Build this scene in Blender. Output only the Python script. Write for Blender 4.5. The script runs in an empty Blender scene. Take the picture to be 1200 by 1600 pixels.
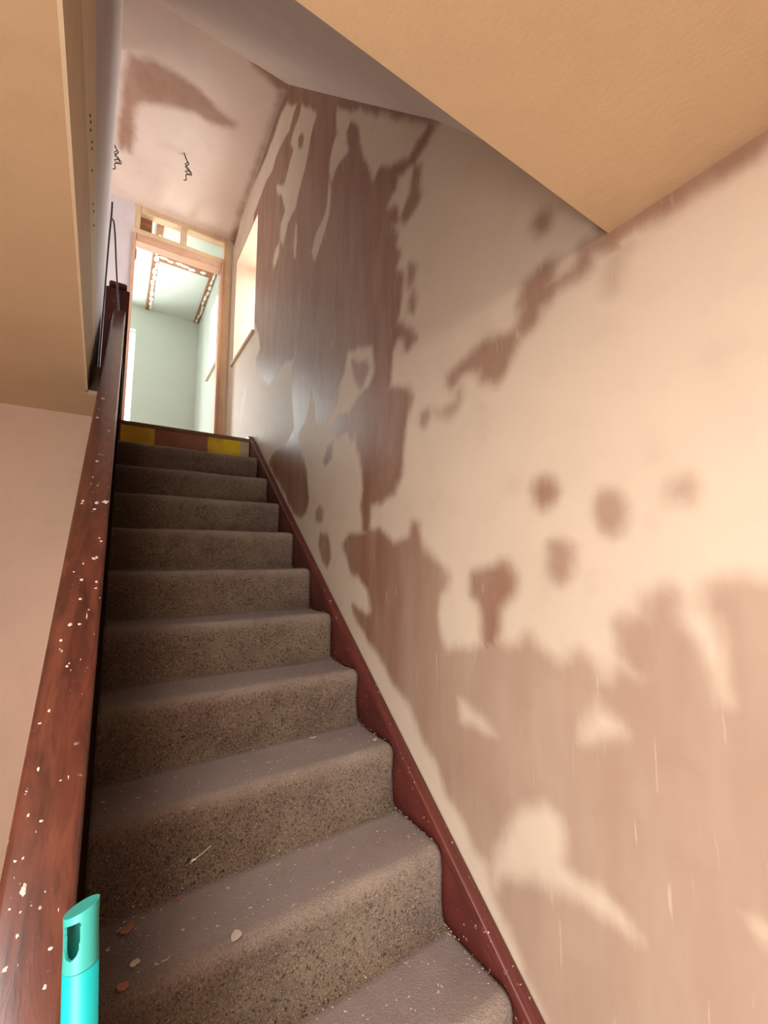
import bpy, bmesh, math, random
import numpy as np
from mathutils import Vector, Matrix, noise

random.seed(7)
C = bpy.context.scene.collection
scn = bpy.context.scene

# ---------------------------------------------------------------- camera
cam_data = bpy.data.cameras.new('camera')
cam = bpy.data.objects.new('camera', cam_data)
C.objects.link(cam)
cam_data.sensor_fit = 'VERTICAL'
cam_data.sensor_height = 36.0
cam_data.lens = 659.65 * 36.0 / 1600.0
cam_data.clip_start = 0.02
right = Vector((0.84074010, -0.54143860, 0.00057720))
up = Vector((-0.05840849, -0.08963617, 0.99426043))
fwd = Vector((0.53827924, 0.83594832, 0.10698533))
cam.matrix_world = Matrix(((right.x, up.x, -fwd.x, 0), (right.y, up.y, -fwd.y, 0), (right.z, up.z, -fwd.z, 0), (0, 0, 0, 1)))
scn.camera = cam

# ---------------------------------------------------------------- sky, lights, exposure
scn.view_settings.view_transform = 'Standard'
scn.view_settings.look = 'None'
scn.view_settings.gamma = 1.0
scn.view_settings.use_curve_mapping = False
scn.view_settings.exposure = 0.43
world = bpy.data.worlds.new('overcast_sky')
scn.world = world
world.use_nodes = True
bg = world.node_tree.nodes['Background']
bg.inputs['Color'].default_value = (0.93, 0.96, 1.0, 1)
bg.inputs['Strength'].default_value = 3.0

def area_light(name, loc, direction, sx, sy, power, color):
    l = bpy.data.lights.new(name, 'AREA')
    l.shape = 'RECTANGLE'; l.size = sx; l.size_y = sy; l.energy = power; l.color = color
    o = bpy.data.objects.new(name, l); C.objects.link(o)
    o.location = loc
    o.rotation_euler = Vector(direction).to_track_quat('-Z', 'Y').to_euler()
    return o
# daylight coming in at the glazed front door behind the viewer, at the landing window, and at the far room's windows
area_light('daylight_front_door', (-0.50, -0.78, -0.98), (0.78, 1, -0.22), 0.78, 1.30, 50, (1.0, 0.95, 0.92))
area_light('added_hall_fill', (-0.48, -0.24, 0.66), (0.14, 0.10, -1), 0.8, 0.8, 34, (1.0, 0.96, 0.94))  # added fill with no fitting, brightens the treads and lower wall
area_light('daylight_landing_window', (1.30, 3.70, 2.35), (-1, 0, -0.25), 0.7, 0.9, 18, (1.0, 0.97, 0.97))
area_light('daylight_room_window', (1.30, 5.04, 2.60), (-1, 0, 0), 0.55, 0.8, 19, (1.0, 1.0, 0.97))
area_light('daylight_room_glazed_door', (-0.2, 6.60, 1.95), (0, -1, 0), 0.6, 1.9, 56, (1.0, 1.0, 0.97))
area_light('landing_side_light', (-1.30, 3.6, 2.3), (1, 0, 0), 0.9, 1.2, 11, (0.98, 0.97, 1.0))  # area light on the landing's left side; the wall there has no opening

# ---------------------------------------------------------------- stairs: measured numbers (metres, eye at the origin)
G, R_, Y0, Z0 = 0.24547, 0.19, 2.7124, 0.5141        # going, rise, first measured nosing
M_ = R_ / G
XC0, XC1 = -0.0075, 0.84                              # carpet edges
XW = 0.88                                            # plastered wall
FLOOR = Z0 - 12 * R_
HALL_C = 0.71                                        # hall ceiling
LAND = Z0 + 2 * R_                                   # landing floor
TOP_C = 3.35                                         # landing ceiling
XL = -0.135                                          # left side of the stair well
def nose(k): return (Y0 - k * G, Z0 - k * R_)
def zline(y): return Z0 + (y - Y0) * M_

WALL_STAINS = [
  ('+', 1.0, [(2.165,2.808),(1.975,2.604),(1.832,2.427),(1.845,2.343),(1.827,2.231),(1.88,2.223),(1.919,2.18),(1.932,2.095),(1.905,1.996),(1.874,2.008),(1.821,2.031),(1.727,2.012),(1.686,2.011),(1.709,2.139),(1.675,2.143),(1.596,2.05),(1.582,1.952),(1.556,1.846),(1.503,1.761),(1.457,1.65),(1.42,1.666),(1.368,1.646),(1.305,1.593),(1.25,1.56),(1.186,1.537),(1.137,1.548),(1.086,1.554),(1.06,1.568),(1.025,1.522),(1.047,1.517),(1.076,1.505),(1.126,1.498),(1.153,1.482),(1.203,1.506),(1.237,1.507),(1.31,1.487),(1.343,1.441),(1.274,1.374),(1.274,1.333),(1.31,1.345),(1.274,1.264),(1.283,1.215),(1.257,1.171),(1.284,1.134),(1.24,1.081),(1.249,0.981),(1.276,0.916),(1.298,0.895),(1.233,0.882),(1.173,0.828),(1.162,0.786),(1.193,0.763),(1.222,0.768),(1.242,0.822),(1.276,0.851),(1.312,0.801),(1.33,0.677),(1.335,0.653),(1.277,0.646),(1.203,0.612),(1.183,0.577),(1.196,0.533),(1.216,0.491),(1.237,0.4),(1.254,0.307),(1.3,0.241),(1.367,0.22),(1.414,0.218),(1.463,0.21),(1.473,0.145),(1.482,0.101),(1.529,0.104),(1.53,0.149),(1.547,0.218),(1.532,0.285),(1.543,0.356),(1.573,0.474),(1.603,0.539),(1.632,0.516),(1.676,0.572),(1.774,0.581),(1.838,0.623),(1.797,0.666),(1.665,0.659),(1.588,0.695),(1.52,0.716),(1.467,0.726),(1.431,0.768),(1.452,0.904),(1.522,0.914),(1.609,0.943),(1.684,0.96),(1.715,0.877),(1.767,0.833),(1.799,0.747),(1.907,0.697),(1.985,0.695),(2.044,0.718),(2.057,0.829),(2.097,0.932),(2.134,0.964),(2.145,0.82),(2.206,0.744),(2.303,0.712),(2.248,0.623),(2.163,0.46),(2.12,0.312),(2.152,0.246),(2.224,0.209),(2.346,0.263),(2.497,0.396),(2.663,0.523),(2.835,0.64),(2.77,0.694),(2.578,0.696),(2.463,0.711),(2.358,0.765),(2.387,0.893),(2.432,1.07),(2.406,1.185),(2.359,1.288),(2.387,1.218),(2.562,1.268),(2.75,1.23),(2.891,1.234),(3.055,1.342),(3.235,1.462),(3.248,1.573),(3.131,1.603),(3.218,1.774),(3.346,1.944),(3.418,2.558),(3.468,2.982),(3.228,3.007),(2.982,3.03),(2.761,3.022),(2.629,3.054),(2.528,3.057),(2.386,3.035)]),
  ('-', 1, [(2.339,2.987),(2.165,2.799),(2.109,2.622),(2.183,2.563),(2.247,2.446),(2.347,2.353),(2.43,2.26),(2.572,2.249),(2.652,2.138),(2.726,2.236),(2.736,2.366),(2.646,2.399),(2.724,2.557),(2.848,2.705),(2.853,2.762),(2.663,2.633),(2.579,2.71),(2.508,2.745),(2.577,2.856),(2.494,2.901),(2.402,2.908)]),
  ('-', 1, [(2.564,3.217),(2.411,3.06),(2.502,3.031),(2.598,2.974),(2.761,3.022),(2.875,3.019),(2.978,2.982),(3.144,3.025),(3.423,3.1),(3.583,3.098),(3.73,3.079),(4.003,3.192),(3.749,3.222),(3.4,3.234),(3.045,3.196),(2.804,3.222)]),
  ('-', 0.8, [(2.426,2.189),(2.376,2.109),(2.379,1.979),(2.406,1.878),(2.454,1.917),(2.462,2.034)]),
  ('-', 1, [(1.932,2.087),(1.897,1.989),(1.894,1.912),(1.907,1.828),(1.986,1.753),(2.052,1.701),(2.095,1.662),(2.155,1.768),(2.102,1.833),(2.007,1.863),(1.95,1.918)]),
  ('-', 0.8, [(2.726,2.236),(2.744,2.126),(2.823,2.077),(2.863,2.041),(2.889,2.168),(2.839,2.262)]),
  ('-', 0.6, [(2.349,1.47),(2.305,1.435),(2.323,1.387),(2.367,1.416)]),
  ('-', 1, [(1.273,1.537),(1.186,1.483),(1.166,1.453),(1.187,1.39),(1.229,1.369),(1.31,1.407),(1.334,1.442),(1.296,1.476)]),
  ('+', 0.9, [(1.154,1.474),(1.126,1.433),(1.139,1.378),(1.128,1.317),(1.168,1.295),(1.209,1.291),(1.238,1.326),(1.208,1.352),(1.179,1.383),(1.166,1.44)]),
  ('+', 0.8, [(1.19,1.095),(1.159,1.057),(1.167,1.012),(1.191,0.988),(1.203,1.033)]),
  ('+', 0.9, [(1.171,0.984),(1.149,0.927),(1.164,0.885),(1.2,0.911),(1.204,0.956)]),
  ('+', 0.9, [(2.369,2.736),(2.322,2.67),(2.341,2.628),(2.399,2.681),(2.403,2.745)]),
  ('+', 0.8, [(1.639,0.894),(1.567,0.856),(1.511,0.842),(1.483,0.803),(1.521,0.76),(1.56,0.736),(1.607,0.806)]),
  ('+', 0.6, [(1.887,0.543),(1.829,0.563),(1.841,0.485),(1.914,0.457),(1.938,0.488)]),
  ('+', 0.7, [(1.968,0.262),(1.921,0.241),(1.934,0.178),(2.013,0.193),(2.014,0.233)]),
  ('+', 0.8, [(1.947,0.124),(1.886,0.112),(1.841,0.033),(1.839,-0.012),(1.881,-0.043),(1.942,0.003),(1.975,0.067)]),
  ('+', 0.5, [(3.497,1.461),(3.522,1.347),(3.623,1.181),(3.718,1.236),(3.653,1.39)]),
  ('+', 0.6, [(1.715,0.06),(1.654,0.101),(1.529,0.096),(1.488,0.117),(1.413,0.108),(1.344,0.075),(1.301,0.038),(1.247,0.06),(1.2,0.069),(1.181,0.113),(1.155,0.107),(1.145,0.067),(1.135,0.013),(1.088,-0.002),(1.062,-0.018),(1.025,-0.034),(1.001,-0.067),(1.011,-0.097),(1.048,-0.119),(1.058,-0.16),(1.056,-0.209),(1.036,-0.255),(1.006,-0.279),(0.885,-0.257),(0.824,-0.221),(0.781,-0.239),(0.739,-0.231),(0.702,-0.186),(0.681,-0.214),(0.655,-0.231),(0.63,-0.248),(0.597,-0.234),(0.565,-0.207),(0.543,-0.217),(0.53,-0.24),(0.524,-0.258),(0.504,-0.26),(0.483,-0.236),(0.464,-0.238),(0.453,-0.247),(0.434,-0.231),(0.457,-0.212),(0.473,-0.178),(0.48,-0.141),(0.458,-0.123),(0.427,-0.122),(0.422,-0.073),(0.401,-0.065),(0.385,-0.07),(0.382,-0.105),(0.373,-0.132),(0.349,-0.151),(0.336,-0.176),(0.324,-0.2),(0.321,-0.226),(0.314,-0.25),(0.296,-0.245),(0.302,-0.206),(0.308,-0.171),(0.308,-0.107),(0.316,-0.081),(0.311,-0.053),(0.294,-0.036),(0.268,-0.03),(0.24,-0.034),(-0.8,-0.032),(-0.8,-0.748),(0.674,-1.082),(0.708,-1.009),(0.75,-0.947),(0.806,-0.887),(0.836,-0.854),(0.856,-0.797),(0.913,-0.781),(0.962,-0.731),(1.016,-0.694),(1.059,-0.63),(1.137,-0.573),(1.206,-0.504),(1.302,-0.443),(1.411,-0.367),(1.52,-0.294),(1.601,-0.234),(1.619,-0.202),(1.484,-0.239),(1.46,-0.212),(1.485,-0.126),(1.565,-0.078),(1.633,-0.066),(1.682,0.003)]),  # damp patch, its strength lowered to paint in the brighter light here
  ('+', 0.85, [(0.896,-0.053),(0.853,-0.03),(0.799,-0.029),(0.783,-0.015),(0.766,-0.032),(0.746,-0.056),(0.754,-0.089),(0.786,-0.108),(0.807,-0.126),(0.812,-0.194),(0.825,-0.242),(0.855,-0.247),(0.864,-0.158),(0.868,-0.123),(0.9,-0.108)]),
  ('-', 1, [(0.967,-0.409),(0.927,-0.407),(0.854,-0.428),(0.815,-0.465),(0.845,-0.483),(0.904,-0.478),(0.961,-0.478)]),
  ('-', 1, [(0.533,-0.293),(0.52,-0.309),(0.482,-0.328),(0.471,-0.349),(0.504,-0.372),(0.553,-0.396),(0.59,-0.402),(0.573,-0.357),(0.553,-0.318)]),
  ('-', 1, [(0.856,-0.797),(0.831,-0.722),(0.786,-0.639),(0.735,-0.588),(0.679,-0.563),(0.638,-0.575),(0.621,-0.613),(0.624,-0.667),(0.597,-0.677),(0.547,-0.666),(0.503,-0.68),(0.475,-0.711),(0.494,-0.73),(0.537,-0.725),(0.592,-0.724),(0.655,-0.75),(0.724,-0.772),(0.803,-0.812),(0.836,-0.869),(0.869,-0.851)]),
  ('-', 0.9, [(0.319,-0.562),(0.294,-0.551),(-0.8,-0.544),(-0.8,-0.589),(0.282,-0.597),(0.308,-0.588)]),
  ('-', 0.6, [(1.0,-0.608),(0.973,-0.632),(0.993,-0.685),(1.015,-0.658)]),
  ('-', 0.5, [(0.998,-0.277),(0.962,-0.308),(0.97,-0.4),(0.997,-0.361)]),
  ('+', 0.8, [(0.667,0.168),(0.653,0.185),(0.623,0.177),(0.614,0.156),(0.629,0.135),(0.651,0.126),(0.665,0.14)]),
  ('+', 0.6, [(0.51,0.119),(0.496,0.127),(0.469,0.125),(0.46,0.106),(0.471,0.078),(0.49,0.061),(0.506,0.077),(0.513,0.098)]),
  ('+', 0.65, [(0.63,0.029),(0.599,0.034),(0.576,0.023),(0.576,-0.006),(0.59,-0.035),(0.61,-0.047),(0.631,-0.028)]),
  ('+', 0.6, [(0.361,0.132),(0.35,0.139),(0.342,0.127),(0.348,0.113),(0.36,0.114)]),
  ('+', 0.8, [(0.631,0.88),(0.608,0.872),(0.6,0.85),(0.609,0.828),(0.629,0.836),(0.644,0.868)]),
  ('+', 0.8, [(0.463,0.71),(0.442,0.7),(0.423,0.677),(0.437,0.667),(0.471,0.685),(0.494,0.689),(0.503,0.663),(0.527,0.654),(0.56,0.658),(0.586,0.656),(0.608,0.643),(0.633,0.631),(0.648,0.604),(0.674,0.591),(0.709,0.598),(0.699,0.621),(0.682,0.648),(0.691,0.679),(0.675,0.716),(0.638,0.73),(0.609,0.735),(0.586,0.715),(0.593,0.694),(0.612,0.679),(0.576,0.675),(0.542,0.672),(0.525,0.693),(0.516,0.711),(0.492,0.715)]),
  ('+', 0.8, [(0.715,0.605),(0.716,0.574),(0.74,0.53),(0.763,0.503),(0.787,0.489),(0.835,0.52),(0.846,0.553),(0.885,0.563),(0.927,0.564),(0.951,0.542),(0.972,0.533),(0.993,0.557),(0.986,0.58),(0.941,0.591),(0.898,0.604),(0.844,0.622),(0.806,0.624),(0.748,0.607)]),
  ('+', 0.55, [(0.928,0.524),(0.924,0.481),(0.944,0.457),(0.989,0.445),(1.036,0.459),(1.059,0.491),(1.02,0.48),(0.982,0.479),(0.952,0.49),(0.946,0.523)]),
  ('+', 0.7, [(1.093,0.502),(1.079,0.475),(1.104,0.453),(1.129,0.462),(1.114,0.49)]),
  ('+', 0.35, [(0.41,0.668),(0.407,0.647),(0.425,0.637),(0.434,0.599),(0.442,0.574),(0.463,0.586),(0.464,0.617),(0.452,0.647),(0.437,0.667)]),
  ('+', 0.85, [(0.469,0.734),(0.327,0.729),(0.245,0.725),(0.183,0.726),(-0.8,0.724),(-0.8,0.686),(0.187,0.68),(0.248,0.681),(0.32,0.677),(0.39,0.68),(0.43,0.676),(0.457,0.682)]),
  ('+', 1, [(2.89,3.732),(1.891,2.586),(1.369,1.967),(0.997,1.528),(1.005,1.51),(1.184,1.699),(1.368,1.908),(1.808,2.38),(2.111,2.657),(2.384,2.985),(2.64,3.219)]),
  ('+', 0.95, [(2.804,3.573),(2.591,3.245),(2.783,3.308),(2.972,3.271),(3.311,3.281),(3.613,3.343),(3.924,3.319),(4.206,3.17),(4.477,3.447),(4.179,3.687),(3.587,3.643),(3.024,3.489)]),
]
CEILING_STAINS = [
  ('+', 1, [(-0.08,3.028),(-0.043,3.026),(0.032,3.0),(0.136,2.987),(0.252,2.998),(0.386,3.037),(0.53,3.079),(0.617,3.108),(0.601,3.142),(0.458,3.182),(0.319,3.171),(0.172,3.217),(0.071,3.266),(-0.029,3.32),(-0.059,3.377),(-0.047,3.595),(-0.063,3.761),(-0.088,3.682),(-0.121,3.767),(-0.14,3.655),(-0.133,3.563),(-0.117,3.336),(-0.117,3.165)]),
  ('+', 1, [(0.542,2.567),(0.666,2.556),(0.819,2.547),(0.937,2.547),(0.893,2.685),(0.832,2.703),(0.725,2.674),(0.642,2.652)]),
  ('+', 0.8, [(0.863,2.643),(0.883,2.796),(0.874,3.157),(0.863,3.593),(0.901,4.321),(0.863,4.272),(0.843,3.855),(0.851,3.448),(0.854,3.044),(0.853,2.736)]),
]

# ---------------------------------------------------------------- helpers
def srgb(r, g, b):
    f = lambda c: (c / 255 / 12.92) if c / 255 <= 0.04045 else ((c / 255 + 0.055) / 1.055) ** 2.4
    return (f(r), f(g), f(b), 1)

class NT:
    def __init__(self, name):
        self.m = bpy.data.materials.new(name); self.m.use_nodes = True
        self.t = self.m.node_tree; self.b = self.t.nodes['Principled BSDF']
    def n(self, typ, **kw):
        nd = self.t.nodes.new(typ)
        for k, v in kw.items():
            if k in nd.inputs.keys() if isinstance(k, str) and k[0].isupper() else False: nd.inputs[k].default_value = v
            else: setattr(nd, k, v)
        return nd
    def l(self, a, b): self.t.links.new(a, b)
    def val(self, sock, v):
        if hasattr(v, 'links') or hasattr(v, 'is_output'): self.l(v, sock)
        else: sock.default_value = v
    def math(self, op, a, b=0.0, clamp=False):
        nd = self.t.nodes.new('ShaderNodeMath'); nd.operation = op; nd.use_clamp = clamp
        self.val(nd.inputs[0], a); self.val(nd.inputs[1], b); return nd.outputs[0]
    def mix(self, f, a, b):
        nd = self.t.nodes.new('ShaderNodeMix'); nd.data_type = 'RGBA'
        self.val(nd.inputs[0], f); self.val(nd.inputs[6], a); self.val(nd.inputs[7], b); return nd.outputs[2]
    def pos(self, scale=(1, 1, 1)):
        g = self.t.nodes.new('ShaderNodeNewGeometry')
        mp = self.t.nodes.new('ShaderNodeMapping'); mp.inputs['Scale'].default_value = scale
        self.l(g.outputs['Position'], mp.inputs['Vector']); return mp.outputs[0]
    def noise(self, scale, detail=4, rough=0.55, vec=None, dist=0.0):
        nd = self.t.nodes.new('ShaderNodeTexNoise'); nd.inputs['Scale'].default_value = scale
        nd.inputs['Detail'].default_value = detail; nd.inputs['Roughness'].default_value = rough; nd.inputs['Distortion'].default_value = dist
        self.l(vec if vec is not None else self.pos(), nd.inputs['Vector']); return nd.outputs['Fac']
    def smooth(self, v, lo, hi, a=0.0, b=1.0):
        nd = self.t.nodes.new('ShaderNodeMapRange'); nd.interpolation_type = 'SMOOTHSTEP'
        self.l(v, nd.inputs[0]); nd.inputs[1].default_value = lo; nd.inputs[2].default_value = hi
        nd.inputs[3].default_value = a; nd.inputs[4].default_value = b; return nd.outputs[0]
    def bump(self, h, strength, dist=0.01):
        nd = self.t.nodes.new('ShaderNodeBump'); nd.inputs['Strength'].default_value = strength; nd.inputs['Distance'].default_value = dist
        self.l(h, nd.inputs['Height']); self.l(nd.outputs[0], self.b.inputs['Normal'])
    def out(self, col, rough=0.7, spec=0.5):
        self.val(self.b.inputs['Base Color'], col); self.val(self.b.inputs['Roughness'], rough)
        self.b.inputs['Specular IOR Level'].default_value = spec
        return self.m

def plaster(name, dry, damp, stained=False, mottled=0.5, rough=0.62, blur=1.0):
    t = NT(name)
    big = t.noise(2.2, 4, 0.6); mid = t.noise(9.0, 4, 0.6)
    streak = t.noise(1.0, 4, 0.55, t.pos((11, 11, 2.6) if blur == 1.0 else (6, 6, 6)))
    fine = t.noise(160.0, 3, 0.6)
    a = t.mix(t.smooth(big, 0.30, 0.75), dry, tuple(min(1, c * (1 - 0.22 * mottled)) for c in dry[:3]) + (1,))
    a = t.mix(t.math('MULTIPLY', t.smooth(mid, 0.5, 0.8), 0.35 * mottled), a, damp)
    rg = rough
    if stained:
        at = t.t.nodes.new('ShaderNodeAttribute'); at.attribute_name = 'stain_edge'
        am = t.t.nodes.new('ShaderNodeAttribute'); am.attribute_name = 'stain_amount'
        nz = t.math('ADD', t.math('MULTIPLY', t.math('SUBTRACT', streak, 0.5), 0.050), t.math('MULTIPLY', t.math('SUBTRACT', mid, 0.5), 0.030))
        e = t.math('ADD', at.outputs['Fac'], nz)
        g = t.t.nodes.new('ShaderNodeNewGeometry'); s = t.t.nodes.new('ShaderNodeSeparateXYZ'); t.l(g.outputs['Position'], s.inputs[0])
        near = t.smooth(s.outputs[1], 0.5, 2.2, 1.0, 0.0)          # the skim low by the foot of the stairs dried with softer margins
        w = t.math('ADD', 0.016, t.math('MULTIPLY', near, 0.010))
        e = t.math('DIVIDE', e, t.math('MULTIPLY', w, blur))
        f = t.smooth(e, -1.5, 0.8)
        var = t.smooth(streak, 0.25, 0.72, 0.80, 1.0)
        f = t.math('MULTIPLY', t.math('MULTIPLY', f, am.outputs['Fac']), var)
        # thin brush scrapes where dry skim shows through
        scr = t.smooth(t.noise(1.0, 3, 0.5, t.pos((90, 90, 6.0))), 0.66, 0.74)
        f = t.math('MULTIPLY', f, t.math('SUBTRACT', 1.0, t.math('MULTIPLY', scr, 0.45)))
        a = t.mix(f, a, damp)
        rg = t.math('SUBTRACT', rough, t.math('MULTIPLY', f, 0.16))
    h = t.math('ADD', t.math('MULTIPLY', mid, 0.7), t.math('MULTIPLY', fine, 0.10))
    h = t.math('ADD', h, t.math('MULTIPLY', streak, 0.35))
    t.bump(h, 0.22, 0.012)
    return t.out(a, rg, 0.4)

def wood(name, c1, c2, rough=0.5, specks=0.0, grain=(3, 60, 60), axis_scale=1.0, coat=0.0):
    t = NT(name)
    g = t.noise(axis_scale, 6, 0.65, t.pos(grain), 0.6)
    b = t.noise(6, 4, 0.6)
    a = t.mix(t.smooth(g, 0.3, 0.7), c1, c2)
    a = t.mix(t.math('MULTIPLY', t.smooth(b, 0.45, 0.75), 0.45), a, tuple(c * 0.5 for c in c1[:3]) + (1,))
    if specks:
        s1 = t.smooth(t.noise(90, 2, 0.5), 0.675, 0.70)
        s2 = t.smooth(t.noise(24, 2, 0.6), 0.52, 0.62)
        sp = t.math('MULTIPLY', s1, s2)
        s3 = t.smooth(t.noise(1.0, 3, 0.7, t.pos((150, 30, 30)), 1.2), 0.705, 0.73)
        sp = t.math('MULTIPLY', t.math('MAXIMUM', sp, s3), specks, True)
        a = t.mix(sp, a, srgb(222, 200, 180))
    t.bump(t.math('ADD', g, t.math('MULTIPLY', b, 0.6)), 0.10, 0.004)
    m = t.out(a, rough if not specks else t.math('ADD', rough, t.math('MULTIPLY', sp, 0.3)))
    t.b.inputs['Coat Weight'].default_value = coat
    if rough >= 0.9: t.b.inputs['Specular IOR Level'].default_value = 0.0
    return m

def plain(name, col, rough=0.6, var=0.1, metallic=0.0, scale=8):
    t = NT(name)
    a = t.mix(t.noise(scale, 4), col, tuple(c * (1 - var) for c in col[:3]) + (1,))
    t.b.inputs['Metallic'].default_value = metallic
    t.bump(t.noise(scale * 8, 3), 0.05, 0.004)
    return t.out(a, rough)

M = {}
M['wall'] = plaster('skimmed_plaster_with_damp', srgb(205, 184, 161), srgb(130, 86, 64), True, 0.3, 0.58)
M['ceil_top'] = plaster('landing_ceiling_plaster', srgb(224, 200, 184), srgb(160, 120, 98), True, 0.3, 0.62, 2.0)
M['soffit'] = plaster('sloping_soffit_plaster', srgb(190, 165, 150), srgb(140, 105, 88), False, 0.4)
M['hall'] = plaster('hall_ceiling_plaster', srgb(198, 164, 126), srgb(178, 140, 104), False, 0.4)
M['pink'] = plaster('pink_plaster', srgb(192, 158, 134), srgb(170, 130, 106), False, 0.5)
M['lilac'] = plaster('pale_lilac_plaster', srgb(220, 210, 210), srgb(180, 155, 145), False, 0.5)
M['mint'] = plaster('pale_green_board', srgb(212, 219, 211), srgb(200, 207, 198), False, 0.15, 0.8)
M['bead'] = plain('plaster_bead', srgb(226, 200, 164), 0.6, 0.25)
M['bead2'] = plain('stained_bead', srgb(246, 226, 190), 0.6, 0.2)
M['rail'] = wood('scuffed_mahogany_varnish', srgb(100, 52, 36), srgb(60, 29, 22), 0.28, 0.9, (40, 7, 7), 1.0, 0.25)
M['splash'] = plain('dried_plaster_splash', srgb(214, 190, 168), 0.8, 0.25, 0, 90)
M['string'] = wood('dark_red_stained_wood', srgb(108, 46, 38), srgb(78, 32, 28), 0.42, 0.9, (60, 5, 5), 1.0, 0.1)
M['panel'] = wood('dark_brown_panel', srgb(46, 30, 24), srgb(32, 21, 17), 0.95, 0, (60, 5, 5))
M['bare'] = wood('bare_stair_timber', srgb(120, 78, 54), srgb(92, 58, 42), 0.6, 0.4, (3, 60, 60))
M['pine'] = wood('raw_pine', srgb(228, 200, 164), srgb(214, 182, 144), 0.7, 0, (50, 50, 4))
M['pine_x'] = wood('raw_pine_crosswise', srgb(228, 200, 164), srgb(214, 182, 144), 0.7, 0, (4, 50, 50))
M['lining'] = wood('pinkish_door_lining', srgb(220, 176, 148), srgb(206, 160, 130), 0.6, 0, (50, 50, 4))
M['lining_x'] = wood('pinkish_head_lining', srgb(220, 176, 148), srgb(206, 160, 130), 0.6, 0, (4, 50, 50))
M['joist'] = wood('exposed_joist', srgb(176, 122, 84), srgb(140, 92, 62), 0.8, 0, (5, 40, 40))
M['filler'] = plain('white_filler', srgb(246, 240, 230), 0.8, 0.05)
M['white'] = plain('white_gloss_paint', srgb(236, 232, 224), 0.35, 0.05)
M['black'] = plain('black_cable_sheath', srgb(26, 22, 26), 0.4, 0.2)
M['grey_wire'] = plain('grey_wire_sheath', srgb(70, 68, 68), 0.5, 0.3)
M['steel'] = plain('hinge_steel', srgb(120, 116, 110), 0.35, 0.2, 0.8)
M['teal'] = plain('turquoise_plastic', srgb(0, 170, 168), 0.42, 0.05)
M['teal_cap'] = plain('muted_teal_plastic', srgb(48, 150, 138), 0.5, 0.08)
M['chip'] = plain('terracotta_flake', srgb(176, 122, 98), 0.85, 0.3, 0, 60)
M['chip_pale'] = plain('pale_plaster_flake', srgb(216, 200, 182), 0.85, 0.2, 0, 60)
M['floor'] = plain('hall_screed', srgb(150, 132, 116), 0.8, 0.3, 0, 4)
M['board'] = wood('landing_boards', srgb(150, 110, 74), srgb(120, 84, 56), 0.7, 0.2, (4, 40, 40))
M['umber'] = plain('mortar_and_gap_shade', srgb(92, 74, 52), 0.9, 0.5, 0, 30)  # dark trim tone, also paints the shade line above the door frame
def glass_mat():
    m = bpy.data.materials.new('window_glass'); m.use_nodes = True; t = m.node_tree; t.nodes.clear()
    o = t.nodes.new('ShaderNodeOutputMaterial'); x = t.nodes.new('ShaderNodeMixShader'); a = t.nodes.new('ShaderNodeBsdfTransparent'); g = t.nodes.new('ShaderNodeBsdfGlossy')
    g.inputs['Roughness'].default_value = 0.02; a.inputs['Color'].default_value = (0.96, 0.98, 0.97, 1); x.inputs[0].default_value = 0.06
    t.links.new(a.outputs[0], x.inputs[1]); t.links.new(g.outputs[0], x.inputs[2]); t.links.new(x.outputs[0], o.inputs['Surface'])
    return m
M['glass'] = glass_mat()
def carpet_mat():
    t = NT('worn_brown_carpet')
    big = t.noise(3.0, 4, 0.6); mid = t.noise(13, 4, 0.65); nap = t.noise(130, 3, 0.75); tuft = t.noise(300, 2, 0.6)
    tr = t.t.nodes.new('ShaderNodeAttribute'); tr.attribute_name = 'tread'; we = t.t.nodes.new('ShaderNodeAttribute'); we.attribute_name = 'wear'
    a = t.mix(t.smooth(mid, 0.35, 0.7), srgb(122, 102, 86), srgb(98, 80, 67))
    a = t.mix(t.math('MULTIPLY', t.smooth(big, 0.42, 0.66), 0.7), a, srgb(132, 116, 94))
    grain = t.math('SUBTRACT', 1.0, t.math('MULTIPLY', tr.outputs['Fac'], 0.6))
    a = t.mix(t.math('MULTIPLY', t.smooth(nap, 0.50, 0.66), grain), a, srgb(50, 36, 26))
    a = t.mix(t.math('MULTIPLY', t.smooth(tuft, 0.52, 0.68), t.math('MULTIPLY', grain, 0.75)), a, srgb(182, 160, 134))
    a = t.mix(t.math('MULTIPLY', tr.outputs['Fac'], t.smooth(mid, 0.2, 0.8, 0.55, 0.85)), a, srgb(166, 148, 142))      # plaster dust on the treads, lightened to stand in for light from above
    a = t.mix(t.math('MULTIPLY', we.outputs['Fac'], t.smooth(big, 0.25, 0.7, 0.25, 0.75)), a, srgb(172, 154, 142))    # pale worn nosings
    p = t.t.nodes.new('ShaderNodeNewGeometry'); s2 = t.t.nodes.new('ShaderNodeSeparateXYZ'); t.l(p.outputs['Position'], s2.inputs[0])
    edge = t.smooth(t.math('ADD', s2.outputs[0], t.math('MULTIPLY', mid, 0.10)), 0.05, 0.28, 0.62, 0.0)               # balustrade shadow painted into the pile along the left side
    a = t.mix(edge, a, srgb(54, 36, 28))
    sp = t.smooth(t.noise(80, 1, 0.4), 0.735, 0.755)
    a = t.mix(t.math('MULTIPLY', sp, t.math('ADD', t.math('MULTIPLY', tr.outputs['Fac'], 0.7), 0.15)), a, srgb(225, 212, 196))
    t.bump(t.math('ADD', nap, tuft), 0.7, 0.008)
    m = t.out(a, 0.95, 0.15)
    t.b.inputs['Sheen Weight'].default_value = 0.15
    return m
M['carpet'] = carpet_mat()
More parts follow.
